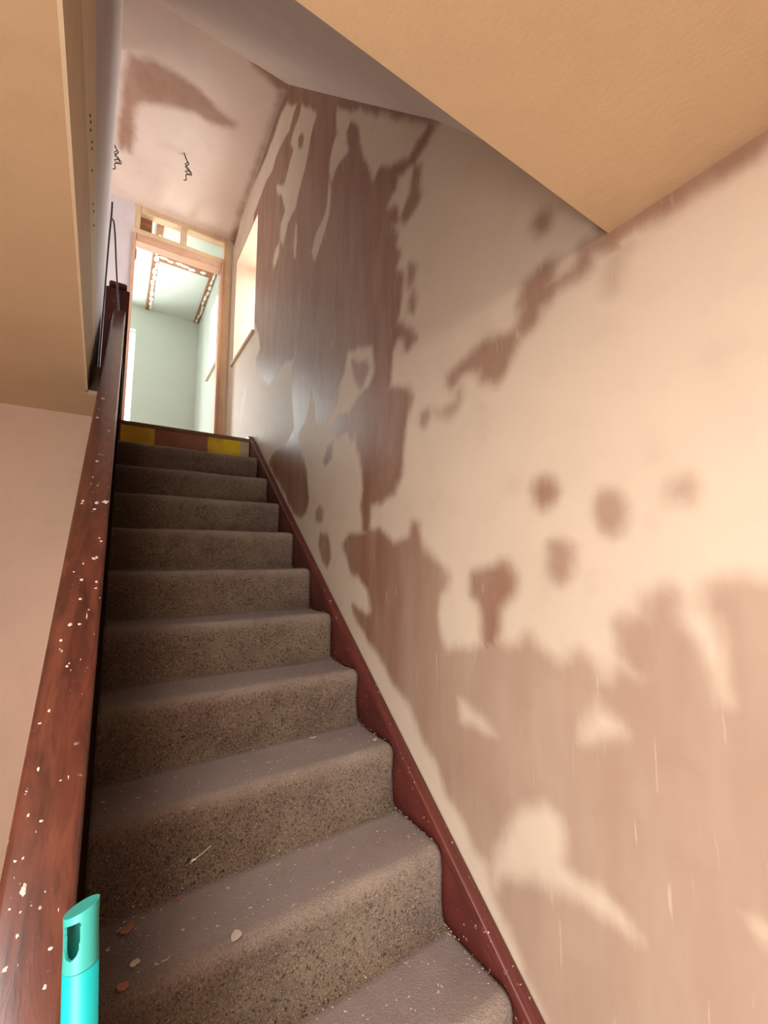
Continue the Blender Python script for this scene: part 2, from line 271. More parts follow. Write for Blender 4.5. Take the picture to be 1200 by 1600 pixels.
def tape_mat():
    t = NT('yellow_and_brown_painted_riser')
    p = t.t.nodes.new('ShaderNodeNewGeometry'); s = t.t.nodes.new('ShaderNodeSeparateXYZ'); t.l(p.outputs['Position'], s.inputs[0])
    x = t.math('ADD', s.outputs[0], t.math('MULTIPLY', t.noise(30, 3), 0.012))
    brown = t.mix(t.noise(12, 4), srgb(140, 90, 64), srgb(172, 120, 94))
    yel = t.mix(t.smooth(t.noise(7, 4), 0.35, 0.65), srgb(246, 216, 40), srgb(220, 176, 46))
    f1 = t.smooth(x, 0.205, 0.215, 1, 0); f2 = t.smooth(x, 0.545, 0.555)
    a = t.mix(t.math('MAXIMUM', f1, f2), brown, yel)
    a = t.mix(t.smooth(x, 0.77, 0.785), a, srgb(205, 190, 150))
    return t.out(a, 0.45)
M['tape'] = tape_mat()

def link(name, me, mat, parent=None, smooth=False, **props):
    o = bpy.data.objects.new(name, me); C.objects.link(o)
    if mat is not None: me.materials.append(mat)
    if parent is not None: o.parent = parent
    if smooth:
        for p in me.polygons: p.use_smooth = True
    for k, v in props.items(): o[k] = v
    return o
def bm_link(name, bm, mat, parent=None, smooth=False, **props):
    bmesh.ops.recalc_face_normals(bm, faces=bm.faces)
    me = bpy.data.meshes.new(name); bm.to_mesh(me); bm.free()
    return link(name, me, mat, parent, smooth, **props)
def bx(bm, x0, x1, y0, y1, z0, z1, bevel=0.0):
    r = bmesh.ops.create_cube(bm, size=1.0)
    vs = r['verts']
    for v in vs:
        v.co = Vector(((x0 + x1) / 2 + v.co.x * (x1 - x0), (y0 + y1) / 2 + v.co.y * (y1 - y0), (z0 + z1) / 2 + v.co.z * (z1 - z0)))
    if bevel:
        es = list({e for v in vs for e in v.link_edges})
        bmesh.ops.bevel(bm, geom=es, offset=bevel, segments=2, affect='EDGES')
def box(name, b, mat, parent=None, bevel=0.0, **props):
    bm = bmesh.new(); bx(bm, *b, bevel=bevel)
    return bm_link(name, bm, mat, parent, False, **props)
def boxes(name, bs, mat, parent=None, bevel=0.0, **props):
    bm = bmesh.new()
    for b in bs: bx(bm, *b, bevel=bevel)
    return bm_link(name, bm, mat, parent, False, **props)
def prism(bm, poly, x0, x1):
    """poly: (y, z) points, extruded from x0 to x1"""
    a = [bm.verts.new((x0, y, z)) for y, z in poly]; b = [bm.verts.new((x1, y, z)) for y, z in poly]
    bm.faces.new(a); bm.faces.new(list(reversed(b)))
    n = len(poly)
    for i in range(n): bm.faces.new((a[i], b[i], b[(i + 1) % n], a[(i + 1) % n]))
def sweep(bm, prof, path):
    """prof: list of (x, h) cross-section points; path: list of (y, z, ny, nz)"""
    rings = []
    for y, z, ny, nz in path:
        rings.append([bm.verts.new((x, y + ny * h, z + nz * h)) for x, h in prof])
    n = len(prof)
    for a, b in zip(rings, rings[1:]):
        for i in range(n): bm.faces.new((a[i], a[(i + 1) % n], b[(i + 1) % n], b[i]))
    bm.faces.new(rings[0]); bm.faces.new(list(reversed(rings[-1])))
def rounded(x0, x1, h0, h1, r, n=5):
    pts = []
    for cx, cy, a0 in ((x1 - r, h1 - r, 0), (x0 + r, h1 - r, 90), (x0 + r, h0 + r, 180), (x1 - r, h0 + r, 270)):
        for i in range(n + 1):
            a = math.radians(a0 + 90 * i / n); pts.append((cx + r * math.cos(a), cy + r * math.sin(a)))
    return pts
def tube(bm, pts, rad, seg=10, closed=False):
    pts = [Vector(p) for p in pts]
    def cr(p0, p1, p2, p3, t):
        return 0.5 * ((2 * p1) + (-p0 + p2) * t + (2 * p0 - 5 * p1 + 4 * p2 - p3) * t * t + (-p0 + 3 * p1 - 3 * p2 + p3) * t ** 3)
    q = []
    for i in range(len(pts) - 1):
        p0 = pts[max(i - 1, 0)]; p3 = pts[min(i + 2, len(pts) - 1)]
        for k in range(6): q.append(cr(p0, pts[i], pts[i + 1], p3, k / 6))
    q.append(pts[-1])
    rings = []; ref = Vector((0.3, 0.9, 0.1))
    for i, p in enumerate(q):
        d = (q[min(i + 1, len(q) - 1)] - q[max(i - 1, 0)]).normalized()
        a = d.cross(ref)
        if a.length < 1e-3: a = d.cross(Vector((1, 0, 0)))
        a.normalize(); b = d.cross(a)
        rings.append([bm.verts.new(p + (a * math.cos(2 * math.pi * k / seg) + b * math.sin(2 * math.pi * k / seg)) * rad) for k in range(seg)])
    for a, b in zip(rings, rings[1:]):
        for i in range(seg): bm.faces.new((a[i], a[(i + 1) % seg], b[(i + 1) % seg], b[i]))
    bm.faces.new(rings[0]); bm.faces.new(list(reversed(rings[-1])))
def thing(name, label, cat, loc=(0, 0, 0), group=None):
    o = bpy.data.objects.new(name, None); C.objects.link(o); o.location = loc; o.empty_display_size = 0.1
    o['label'] = label; o['category'] = cat
    if group: o['group'] = group
    return o
ST = dict(kind='structure')

# ---------------------------------------------------------------- stained surfaces
def stain_field(P, stains):
    """signed distance (positive inside the damp) and strength at the points P (n, 2)"""
    n = len(P); dist = np.full(n, -1.0); amt = np.full(n, 0.8); best = np.full(n, -1.0)
    for kind, a, poly in stains:
        V = np.array(poly)
        lo = V.min(0) - 0.12; hi = V.max(0) + 0.12
        idx = np.nonzero(((P >= lo) & (P <= hi)).all(1))[0]
        if len(idx) == 0: continue
        Q = P[idx]; d2 = np.full(len(idx), 1e9); ins = np.zeros(len(idx), bool)
        for i in range(len(V)):
            A = V[i]; B = V[(i + 1) % len(V)]; E = B - A; L = (E * E).sum()
            if L < 1e-12: continue
            t = np.clip(((Q - A) @ E) / L, 0, 1)
            W = Q - A - t[:, None] * E; d2 = np.minimum(d2, (W * W).sum(1))
            c = (A[1] > Q[:, 1]) != (B[1] > Q[:, 1])
            with np.errstate(divide='ignore', invalid='ignore'):
                xi = A[0] + (Q[:, 1] - A[1]) * E[0] / (E[1] if abs(E[1]) > 1e-12 else 1e-12)
            ins ^= c & (Q[:, 0] < xi)
        s = np.where(ins, np.sqrt(d2), -np.sqrt(d2))
        if kind == '+':
            m = s > best[idx]
            k = idx[m]; best[k] = s[m]; amt[k] = a
            dist[idx] = np.maximum(dist[idx], s)
        else:
            lim = -s + (1 - a) * 0.05
            dist[idx] = np.minimum(dist[idx], lim)
    return np.clip(dist, -0.1, 0.1), amt
def grid_surface(name, ua, va, to3, stains, mat, skip=None):
    U, V = np.meshgrid(ua, va, indexing='ij'); P = np.stack([U.ravel(), V.ravel()], 1)
    d, a = stain_field(P, stains)
    light_falloff = np.clip((P[:, 0] - .8) / .7, 0, 1); a = np.where(np.isclose(a, .6) & (P[:, 1] < 0.6), .6 + .34 * light_falloff * light_falloff * (3 - 2 * light_falloff), a)   # light falloff painted in: stain paler near the door, darker up the stairs
    nu, nv = len(ua), len(va)
    verts = [to3(u, v) for u, v in P.tolist()]
    faces = []
    for i in range(nu - 1):
        um = (ua[i] + ua[i + 1]) / 2
        for j in range(nv - 1):
            if skip and skip(um, (va[j] + va[j + 1]) / 2): continue
            k = i * nv + j; faces.append((k, k + nv, k + nv + 1, k + 1))
    me = bpy.data.meshes.new(name); me.from_pydata(verts, [], faces); me.update()
    for nm, arr in (('stain_edge', d), ('stain_amount', a)):
        at = me.attributes.new(nm, 'FLOAT', 'POINT'); at.data.foreach_set('value', arr.astype(np.float32))
    return link(name, me, mat, None, True, kind='structure')

# ---------------------------------------------------------------- structure
WY0, WY1, WZ0, WZ1 = 3.34, 4.08, 1.85, 2.91          # landing window opening in the right wall
ya = np.unique(np.concatenate([np.linspace(-0.75, 0.0, 20), np.linspace(0.0, WY0, 268), np.linspace(WY0, WY1, 62), np.linspace(WY1, 4.27, 15)]))
za = np.unique(np.concatenate([np.linspace(FLOOR - 0.02, WZ0, 290), np.linspace(WZ0, WZ1, 86), np.linspace(WZ1, TOP_C + 0.01, 37)]))
grid_surface('wall_right', ya, za, lambda u, v: (XW, u, v), WALL_STAINS, M['wall'], lambda u, v: WY0 < u < WY1 and WZ0 < v < WZ1)
OX = 1.24
boxes('wall_right.001', [(XW + .004, OX, -.75, WY0, FLOOR - .1, TOP_C + .1), (XW + .004, OX, WY1, 4.27, FLOOR - .1, TOP_C + .1),
      (XW + .004, OX, WY0, WY1, FLOOR - .1, WZ0), (XW + .004, OX, WY0, WY1, WZ1, TOP_C + .1), (XW + .002, XW + .01, -.75, -0.2, FLOOR, HALL_C)], M['pink'], **ST)
# landing window: frame, pane, sill
boxes('window_1', [(1.15, 1.21, WY0, WY0 + .05, WZ0, WZ1), (1.15, 1.21, WY1 - .05, WY1, WZ0, WZ1), (1.15, 1.21, WY0 + .05, WY1 - .05, WZ0, WZ0 + .06), (1.15, 1.21, WY0 + .05, WY1 - .05, WZ1 - .05, WZ1)], M['white'], **ST)
box('window_1_glass', (1.178, 1.182, WY0 + .05, WY1 - .05, WZ0 + .06, WZ1 - .05), M['glass'], bpy.data.objects['window_1'])
box('window_sill', (XW - .022, 1.15, WY0 - .01, WY1 + .01, WZ0 - .022, WZ0 + .004), M['bead'], bpy.data.objects['window_1'], 0.005)

# hall ceiling with the stair well cut out (L-shaped slab), underside at HALL_C
WELL_Y = 0.455
def prism_xy(bm, poly, z0, z1):
    a = [bm.verts.new((x, y, z0)) for x, y in poly]; b = [bm.verts.new((x, y, z1)) for x, y in poly]
    bm.faces.new(a); bm.faces.new(list(reversed(b)))
    for i in range(len(poly)):
        j = (i + 1) % len(poly); bm.faces.new((a[i], b[i], b[j], a[j]))
def xe(y): return float(np.interp(y, [0.4, 2.2, 3.02], [-.095, -.130, -.135]))       # the well's left edge is not quite square to the stairs
bm = bmesh.new(); prism_xy(bm, [(-1.4, -.75), (XW, -.75), (XW, WELL_Y), (xe(WELL_Y), WELL_Y), (xe(2.2), 2.2), (xe(2.55), 2.55), (-1.4, 2.55)], HALL_C, LAND - .02)
bm_link('ceiling_hall', bm, M['hall'], **ST)
box('ceiling_hall.001', (-0.30, -0.078, 2.19, 2.56, HALL_C - .0006, HALL_C + .016), M['hall'], **ST)
box('trim_3', (-0.30, -0.088, 2.196, 2.54, HALL_C + .0165, HALL_C + .13), M['umber'], **ST)
boxes('floor_landing', [(-1.4, XW, 3.245, 4.36, HALL_C + .0, LAND - .004), (-1.4, -0.14, 2.60, 3.245, HALL_C, LAND - .004), (-1.4, XL, -.75, 2.60, LAND - .02, LAND)], M['board'], **ST)
box('wall_hall_end', (-1.4, -0.075, 2.55, 2.60, FLOOR, HALL_C + .08), M['pink'], **ST)
box('wall_hall_left', (-1.45, -1.4, -.75, 2.60, FLOOR, HALL_C + .1), M['pink'], **ST)
boxes('wall_front', [(-1.45, -1.20, -.80, -.75, FLOOR, HALL_C + .1), (-0.20, OX, -.80, -.75, FLOOR, HALL_C + .1), (-1.20, -0.20, -.80, -.75, 0.35, HALL_C + .1)], M['pink'], **ST)
boxes('door_1', [(-1.20, -1.10, -.80, -.76, FLOOR, .35), (-0.30, -0.20, -.80, -.76, FLOOR, .35), (-1.10, -0.30, -.80, -.76, .27, .35), (-1.10, -0.30, -.80, -.76, FLOOR, FLOOR + .2)], M['white'], **ST)
box('door_pane', (-1.10, -0.30, -.782, -.778, FLOOR + .2, .27), M['glass'], bpy.data.objects['door_1'])
box('floor', (-1.45, OX, -.80, 3.3, FLOOR - .1, FLOOR), M['floor'], **ST)
# wall under the stairs' open side
bm = bmesh.new(); prism(bm, [(-.05, FLOOR), (3.2, FLOOR), (3.2, zline(3.2) - .30), (-.05, max(FLOOR + .02, zline(-.05) - .30))], -0.062, -0.034)
bm_link('wall_under_stair', bm, M['pink'], **ST)

# sloping soffit above the stairs down to the edge of the hall ceiling
sp = [(2.65, 3.40), (1.70, 2.31), (1.03, 1.545), (0.55, 0.93), (WELL_Y, HALL_C + .10), (WELL_Y, HALL_C + .003)]
bm = bmesh.new(); prism(bm, sp + [(0.40, HALL_C + .003), (0.40, 1.1), (1.0, 1.75), (1.6, 2.45), (2.55, TOP_C + .15), (2.65, TOP_C + .15)], XL - .1, XW)
bm_link('ceiling_slope', bm, M['soffit'], **ST)
# landing ceiling
zc_ = lambda y: 3.40 - (y - 2.65) * .090
xa = np.linspace(-1.4, XW, 190); yb = np.linspace(2.65, 4.27, 136)
grid_surface('ceiling_landing', xa, yb, lambda u, v: (u, v, zc_(v)), CEILING_STAINS, M['ceil_top'])
box('ceiling_landing.001', (-1.45, OX, 2.60, 4.3, TOP_C + .06, TOP_C + .14), M['ceil_top'], **ST)
# wall on the left of the well (upper floor) and its beads
bm = bmesh.new(); prism_xy(bm, [(-.235, .39), (xe(.39), .39), (xe(2.2), 2.2), (xe(3.02), 3.02), (-.235, 3.02)], LAND - .015, TOP_C + .06)
bm_link('wall_well_left', bm, M['lilac'], **ST)
box('wall_landing_left', (-1.45, -1.4, 2.9, 4.3, LAND, TOP_C + .06), M['lilac'], **ST)
box('wall_landing_back', (-1.4, XL - .10, 2.93, 3.0, LAND, TOP_C + .06), M['lilac'], **ST)
SCREW_HOLES = [(1.175, 1.083),(1.208, 1.097),(1.228, 1.092),(1.3, 1.123),(1.318, 1.119),(1.383, 1.107),(1.552, 1.13),(1.614, 1.149),(1.675, 1.141),]
def facing(name, poly, th, mat):
    bm = bmesh.new(); n = 24; ys = np.linspace(poly[0][0], poly[0][-1], n)
    rows = []
    for y in ys:
        lo = float(np.interp(y, poly[0], poly[1])); hi = float(np.interp(y, poly[0], poly[2])); x = xe(y)
        rows.append([bm.verts.new((x, y, lo)), bm.verts.new((x + th, y, lo)), bm.verts.new((x + th, y, hi)), bm.verts.new((x, y, hi))])
    for a, b_ in zip(rows, rows[1:]):
        for i in range(4): bm.faces.new((a[i], a[(i + 1) % 4], b_[(i + 1) % 4], b_[i]))
    bm.faces.new(rows[0]); bm.faces.new(rows[-1][::-1])
    return bm_link(name, bm, mat, **ST)
facing('trim_1', ([.40, .8, 1.33, 2.19, 2.30], [HALL_C - .004, HALL_C - .004, HALL_C - .004, HALL_C - .004, .98], [.93, .94, .995, 1.0, 1.0]), .006, M['bead'])
facing('trim_2', ([.50, 1.1, 1.76, 2.30, 2.44], [.93, .96, .998, 1.0, 1.03], [1.30, 1.31, 1.28, 1.15, 1.05]), .003, M['bead2'])
for y, z in SCREW_HOLES:
    bm = bmesh.new(); bmesh.ops.create_cone(bm, cap_ends=True, segments=10, radius1=.0035, radius2=.003, depth=.0025, matrix=Matrix.Translation((xe(y) + .004, y, z)) @ Matrix.Rotation(math.pi / 2, 4, 'Y'))
    bm_link('screw_hole', bm, M['umber'], bpy.data.objects['trim_2'])  # small dark discs standing in for screw holes
# door wall on the landing: left part, and the far room
DY = 4.25
box('wall_landing_end', (-1.4, 0.0, DY, DY + .1, LAND, TOP_C), M['lilac'], **ST)
boxes('wall_room_right', [(XW - .01, OX, 4.35, 4.75, LAND - .1, TOP_C), (XW - .01, OX, 5.33, 6.4, LAND - .1, TOP_C), (XW - .01, OX, 4.75, 5.33, LAND - .1, 2.16), (XW - .01, OX, 4.75, 5.33, 3.03, TOP_C)], M['mint'], **ST)
boxes('window_2', [(1.04, 1.10, 4.75, 4.80, 2.16, 3.03), (1.04, 1.10, 5.28, 5.33, 2.16, 3.03), (1.04, 1.10, 4.80, 5.28, 2.16, 2.21), (1.04, 1.10, 4.80, 5.28, 2.98, 3.03)], M['white'], **ST)
box('window_2_glass', (1.068, 1.072, 4.80, 5.28, 2.21, 2.98), M['glass'], bpy.data.objects['window_2'])
box('window_sill', (XW - .035, 1.04, 4.74, 5.36, 2.14, 2.163), M['bead'], bpy.data.objects['window_2'])
boxes('wall_room_end', [(0.105, OX, 6.28, 6.38, LAND - .1, TOP_C), (-1.45, -0.55, 6.28, 6.38, LAND - .1, TOP_C), (-0.55, 0.105, 6.28, 6.38, 3.02, TOP_C)], M['mint'], **ST)
boxes('window_3', [(-0.55, -0.48, 6.31, 6.36, LAND, 3.02), (0.108, 0.15, 6.381, 6.40, LAND, 3.02), (-0.48, 0.108, 6.35, 6.40, 2.98, 3.02), (-0.48, 0.108, 6.35, 6.40, LAND, LAND + .06)], M['white'], **ST)
box('window_3_glass', (-0.48, 0.108, 6.383, 6.387, LAND + .06, 2.98), M['glass'], bpy.data.objects['window_3'])
box('wall_room_left', (-1.5, -1.45, 4.3, 6.4, LAND - .1, TOP_C), M['mint'], **ST)
box('ceiling_room', (-1.45, OX, 4.35, 6.4, TOP_C, TOP_C + .1), M['mint'], **ST)
box('floor_room', (-1.45, OX, 4.36, 6.4, HALL_C, LAND - .004), M['board'], **ST)

# ---------------------------------------------------------------- door frame with transom light
fr = thing('door_frame', 'raw pine stud frame around the open doorway at the top of the stairs', 'door frame', (0.43, DY, LAND))
def child_box(name, b, mat, par, bevel=0.0, **props):
    o = box(name, b, mat, None, bevel, **props); o.parent = par; o.matrix_parent_inverse = Matrix.Translation(-par.location); return o
y0f, y1f = DY, DY + .09
child_box('stud', (0.002, 0.050, y0f, y1f, 3.02, 3.256), M['pine'], fr, .003)
child_box('stud', (0.795, 0.868, y0f, y1f, LAND, 3.256), M['pine'], fr, .003)
child_box('stud', (0.395, 0.445, y0f + .005, y1f, 3.02, 3.200), M['pine'], fr, .003)
child_box('top_plate', (0.051, 0.794, y0f, y1f, 3.201, 3.262), M['pine_x'], fr, .003)
child_box('gap_shade_strip', (0.01, 0.84, y0f - .003, y1f, 3.262, 3.272), M['umber'], fr)  # dark strip painting in the shade of the gap under the ceiling
child_box('transom_rail', (0.002, 0.793, y0f - .004, y1f, 2.965, 3.018), M['pine_x'], fr, .003)
child_box('door_head', (0.030, 0.768, y0f - .012, y1f, 2.888, 2.963), M['lining_x'], fr, .003)
child_box('door_jamb', (0.000, 0.028, y0f - .012, y1f, LAND, 2.963), M['lining'], fr, .003)
child_box('door_jamb', (0.770, 0.793, y0f - .012, y1f, LAND, 2.963), M['lining'], fr, .003)
h = child_box('hinge', (0.027, 0.036, y0f + .01, y0f + .04, 2.72, 2.82), M['steel'], fr)
# a board leaning across the left of the transom gap
nb = child_box('noggin', (0.052, 0.150, y0f + .08, y0f + .11, 2.97, 3.25), M['joist'], fr)

# room ceiling battens with dabs of filler
dab_me = None
def batten(name, b, label, dabs):
    t = thing(name, label, 'batten', ((b[0] + b[1]) / 2, (b[2] + b[3]) / 2, b[4]), 'exposed battens on the far room ceiling')
    child_box('timber', b, M['joist'], t)
    for i, (x, y, sx, sy) in enumerate(dabs):
        bm = bmesh.new(); bmesh.ops.create_icosphere(bm, subdivisions=2, radius=1.0)
        for v in bm.verts:
            n = noise.noise(v.co * 1.6 + Vector((i * 3.1, x * 9, y * 5)))
            v.co = Vector((v.co.x * sx * (1 + .35 * n), v.co.y * sy * (1 + .35 * n), v.co.z * .007)) + Vector((x, y, b[4] - .002)) - t.location
        bm_link('filler_dab', bm, M['filler'], t, True)
rb = random.Random(3)
batten('ceiling_batten', (0.20, 0.262, 4.36, 6.27, TOP_C - .016, TOP_C), 'left brown batten running along the far room ceiling, dotted with white filler',
       [(0.245 + rb.uniform(-.012, .012), y, rb.uniform(.016, .026), rb.uniform(.05, .08)) for y in np.linspace(4.72, 6.2, 13)])
batten('ceiling_batten', (0.264, 0.80, 4.98, 5.12, TOP_C - .018, TOP_C), 'brown batten crossing the far room ceiling between the two long ones',
       [(x, 5.05 + rb.uniform(-.03, .02), rb.uniform(.03, .05), rb.uniform(.02, .035)) for x in (0.30, 0.375, 0.46, 0.52, 0.60, 0.72)])
batten('ceiling_batten', (0.802, 0.862, 4.80, 6.27, TOP_C - .016, TOP_C), 'right brown batten on the far room ceiling, against the window wall',
       [(0.838 + rb.uniform(-.01, .01), y, rb.uniform(.012, .020), rb.uniform(.05, .08)) for y in np.linspace(4.95, 6.2, 11)])

# ---------------------------------------------------------------- staircase
stair = thing('staircase', 'steep wooden staircase with dark red string rising to the landing', 'staircase')
for k in range(-1, 12):
    y, z = nose(k)
    ye = y + G + .02
    box('tread', (XC0 , 0.842, y + .018, ye, z - .030, z - .008), M['panel'], stair)
    box('riser', (XC0 , 0.842, y + .024, y + .036, z - R_ - .006, z - .031), M['panel'], stair)
yt = Y0 + 2 * G
box('top_riser', (XC0, 0.838, yt - .004, yt + .020, Z0 + R_ - .005, LAND - .024), M['tape'], stair, label='brown riser with two bright yellow painted patches')
box('landing_nosing', (-0.10, 0.853, yt - .012, yt + .06, LAND - .023, LAND + .003), M['board'], stair, 0.004)
# wall string with its capping
pth = [(y, zline(y)) for y in (-.10, 3.10)]
nrm = Vector((-M_, 1)).normalized()
bm = bmesh.new()
prism(bm, [(-.20, FLOOR), (0.35, FLOOR), (3.30, zline(3.30) - .42), (3.30, LAND + .035), (3.16, zline(3.16) - .005), (-.20, zline(-.20) - .005)], 0.8425, XW - .001)
bm_link('wall_string', bm, M['string'], stair)
path = []
ys = list(np.linspace(-.2, 3.12, 24)) + [3.17, 3.215, 3.25, 3.28, 3.30]
prev = None
pts = [(y, zline(y)) for y in np.linspace(-.2, 3.10, 24)] + [(3.15, zline(3.15)), (3.20, zline(3.19)), (3.25, LAND + .028), (3.30, LAND + .036), (3.325, LAND + .012)]
for i, (y, z) in enumerate(pts):
    a = pts[max(i - 1, 0)]; b = pts[min(i + 1, len(pts) - 1)]
    d = Vector((b[0] - a[0], b[1] - a[1])).normalized()
    path.append((y, z, -d.y, d.x))
bm = bmesh.new(); sweep(bm, rounded(0.839, XW - .002, -.020, .012, .007, 4), path)
bm_link('string_capping', bm, M['string'], stair, True)
# open-side string
bm = bmesh.new()
prism(bm, [(-.12, FLOOR), (0.10, FLOOR), (3.16, zline(3.16) - .30), (3.16, zline(3.16) + .03), (-.12, zline(-.12) + .03)], -0.034, -0.005)
bm_link('open_string', bm, M['panel'], stair)

# carpet: one runner over every step
prof = []; attr = []
def arc(cy, cz, r, a0, a1, n):
    return [(cy + r * math.cos(math.radians(a0 + (a1 - a0) * i / n)), cz + r * math.sin(math.radians(a0 + (a1 - a0) * i / n))) for i in range(n + 1)]
for k in range(11, -2, -1):
    rn = .022 if k < 2 else min(.034, .022 + .003 * (k - 1)); rc = .012 if k < 2 else min(.026, .012 + .0035 * (k - 1))
    y, z = nose(k); zb = z - R_; n0 = len(prof)
    base = zb if k < 11 else FLOOR + .012
    if k < 11: prof += [(y - rc + (0 if i == 0 else 0) + rc * math.sin(math.radians(90 * i / 4)), zb + rc - rc * math.cos(math.radians(90 * i / 4))) for i in range(5)]
    else: prof += [(y, base)]
    for j in range(1, 9): prof.append((y + .004 * math.sin(math.pi * j / 9), zb + rc + (R_ - rn - rc) * j / 9))
    prof += arc(y + rn, z - rn, rn, 180, 90, 6)
    ln = G - rn - rc
    yend = y + rn + ln
    if k > -1:
        for j in range(1, 9): prof.append((y + rn + ln * j / 9, z - .003 * math.sin(math.pi * j / 9)))
    else:
        for j in range(1, 10): prof.append((y + rn + (G - rn - .008) * j / 9, z))
    for (py, pz) in prof[n0:]:
        tr = min(1, max(0, (py - y - .6 * rn) / .03)) if pz > z - rn * .6 else 0.0
        if py > y + G - .02 : tr *= .3
        we = math.exp(-(((py - y - rn * .6) / .030) ** 2 + ((pz - z) / .030) ** 2))
        attr.append((tr, we))
nx = 64
bm = bmesh.new(); rows = []
n = len(prof)
for i in range(nx + 1):
    x = XC0 + (XC1 - XC0) * i / nx
    row = []
    for j, (y, z) in enumerate(prof):
        a = prof[max(j - 1, 0)]; b = prof[min(j + 1, n - 1)]
        d = Vector((b[0] - a[0], b[1] - a[1])); d.normalize()
        w = .0045 * noise.noise(Vector((x * 5, y * 5, z * 5))) + .0022 * noise.noise(Vector((x * 17, y * 17, z * 17)))
        ed = min(1, (XC1 - x) / .02)
        if ed < 1: w -= .004 * (1 - ed) ** 2
        row.append(bm.verts.new((x + (.003 * noise.noise(Vector((3, y * 9, z * 9))) if i == nx else 0), y - d.y * w, z + d.x * w)))
    rows.append(row)
for a, b in zip(rows, rows[1:]):
    for j in range(n - 1): bm.faces.new((a[j], b[j], b[j + 1], a[j + 1]))
me = bpy.data.meshes.new('stair_carpet'); bmesh.ops.recalc_face_normals(bm, faces=bm.faces); bm.to_mesh(me); bm.free()
for nm, c in (('tread', 0), ('wear', 1)):
    at = me.attributes.new(nm, 'FLOAT', 'POINT'); at.data.foreach_set('value', np.array([v[c] for v in attr] * (nx + 1), dtype=np.float32))
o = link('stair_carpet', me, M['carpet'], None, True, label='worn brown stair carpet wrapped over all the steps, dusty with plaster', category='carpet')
md = o.modifiers.new('thick', 'SOLIDIFY'); md.thickness = 0.008; md.offset = -1

# ---------------------------------------------------------------- balustrade
bal = thing('balustrade', 'boarded balustrade with paint-splashed dark mahogany handrail left of the stairs', 'balustrade')
HR = 0.77
bm = bmesh.new()
ct = math.cos(math.atan(M_))
path = [(y, zline(y) + HR, -math.sin(math.atan(M_)), ct) for y in np.linspace(0.27, 3.16, 30)]
sweep(bm, rounded(-0.078, -0.0095, -.046, 0.0, .008, 4), path)
bm_link('handrail', bm, M['rail'], bal, True)
bm = bmesh.new(); prism(bm, [(0.30, zline(.30) + .02), (3.16, zline(3.16) + .02), (3.16, zline(3.16) + HR - .05), (0.30, zline(.30) + HR - .05)], -0.052, -0.030)
bm_link('side_panel', bm, M['panel'], bal)
bm = bmesh.new(); bx(bm, -0.128, 0.006, 3.165, 3.255, LAND - .30, 1.775, .004); nw = bm_link('newel_post', bm, M['string'], bal)
box('newel_cap', (-0.112, -0.012, 3.150, 3.27, 1.776, 1.812), M['string'], nw, .006)
bm = bmesh.new(); bx(bm, -0.10, -.006, 0.22, .30, FLOOR, zline(.25) + HR + .03, .004); bm_link('newel_post', bm, M['string'], bal)

# ---------------------------------------------------------------- cables and wires
bm = bmesh.new()
tube(bm, [(-.128, 3.13, 2.34), (-.127, 3.13, 2.25), (-.130, 3.12, 2.05), (-.131, 3.10, 1.70), (-.131, 3.05, 1.30), (-.128, 3.02, 1.10), (-.12, 3.02, .95)], .0055)
bm_link('electric_cable', bm, M['black'], None, True, label='straight black cable hanging down beside the end of the white well wall', category='cable')
bm = bmesh.new()
tube(bm, [(-.126, 3.125, 2.22), (-.112, 3.12, 2.20), (-.098, 3.12, 2.10), (-.080, 3.12, 1.90), (-.052, 3.12, 1.62), (-.028, 3.12, 1.38), (-.012, 3.12, 1.26), (-.006, 3.10, 1.14), (-.004, 3.05, .98), (-.004, 3.02, .90), (-.012, 3.00, .84)], .0050)
bm_link('electric_cable', bm, M['black'], None, True, label='black cable that loops out over the newel post and down the handrail edge', category='cable')
def wires(x, y, label, s):
    t = thing('ceiling_wire', label, 'wire', (x, y, zc_(y)), 'loose wires for ceiling lights')
    r = random.Random(s)
    bm = bmesh.new()
    tube(bm, [(-.03, -.02, 0), (-.01, 0, -.03), (.012, 0, -.06), (-.01, .01, -.09), (.015, 0, -.12), (.025, 0, -.15), (-.005, 0, -.17), (.0, 0, -.21), (-.02, 0, -.225)], .0042, 8)
    bm_link('wire', bm, M['grey_wire'], t, True)
    bm = bmesh.new()
    tube(bm, [(-.03, -.02, 0), (0, .01, -.04), (-.015, 0, -.08), (.02, .005, -.11), (-.01, 0, -.14), (.03, 0, -.155), (.035, 0, -.13), (.005, -.01, -.12)], .0036, 8)
    bm_link('wire', bm, M['grey_wire'], t, True)
wires(0.345, 3.56, 'knotted grey wires hanging from the middle of the landing ceiling', 1)
wires(-0.150, 3.74, 'twisted grey wires hanging by the well wall, left of the others', 2)

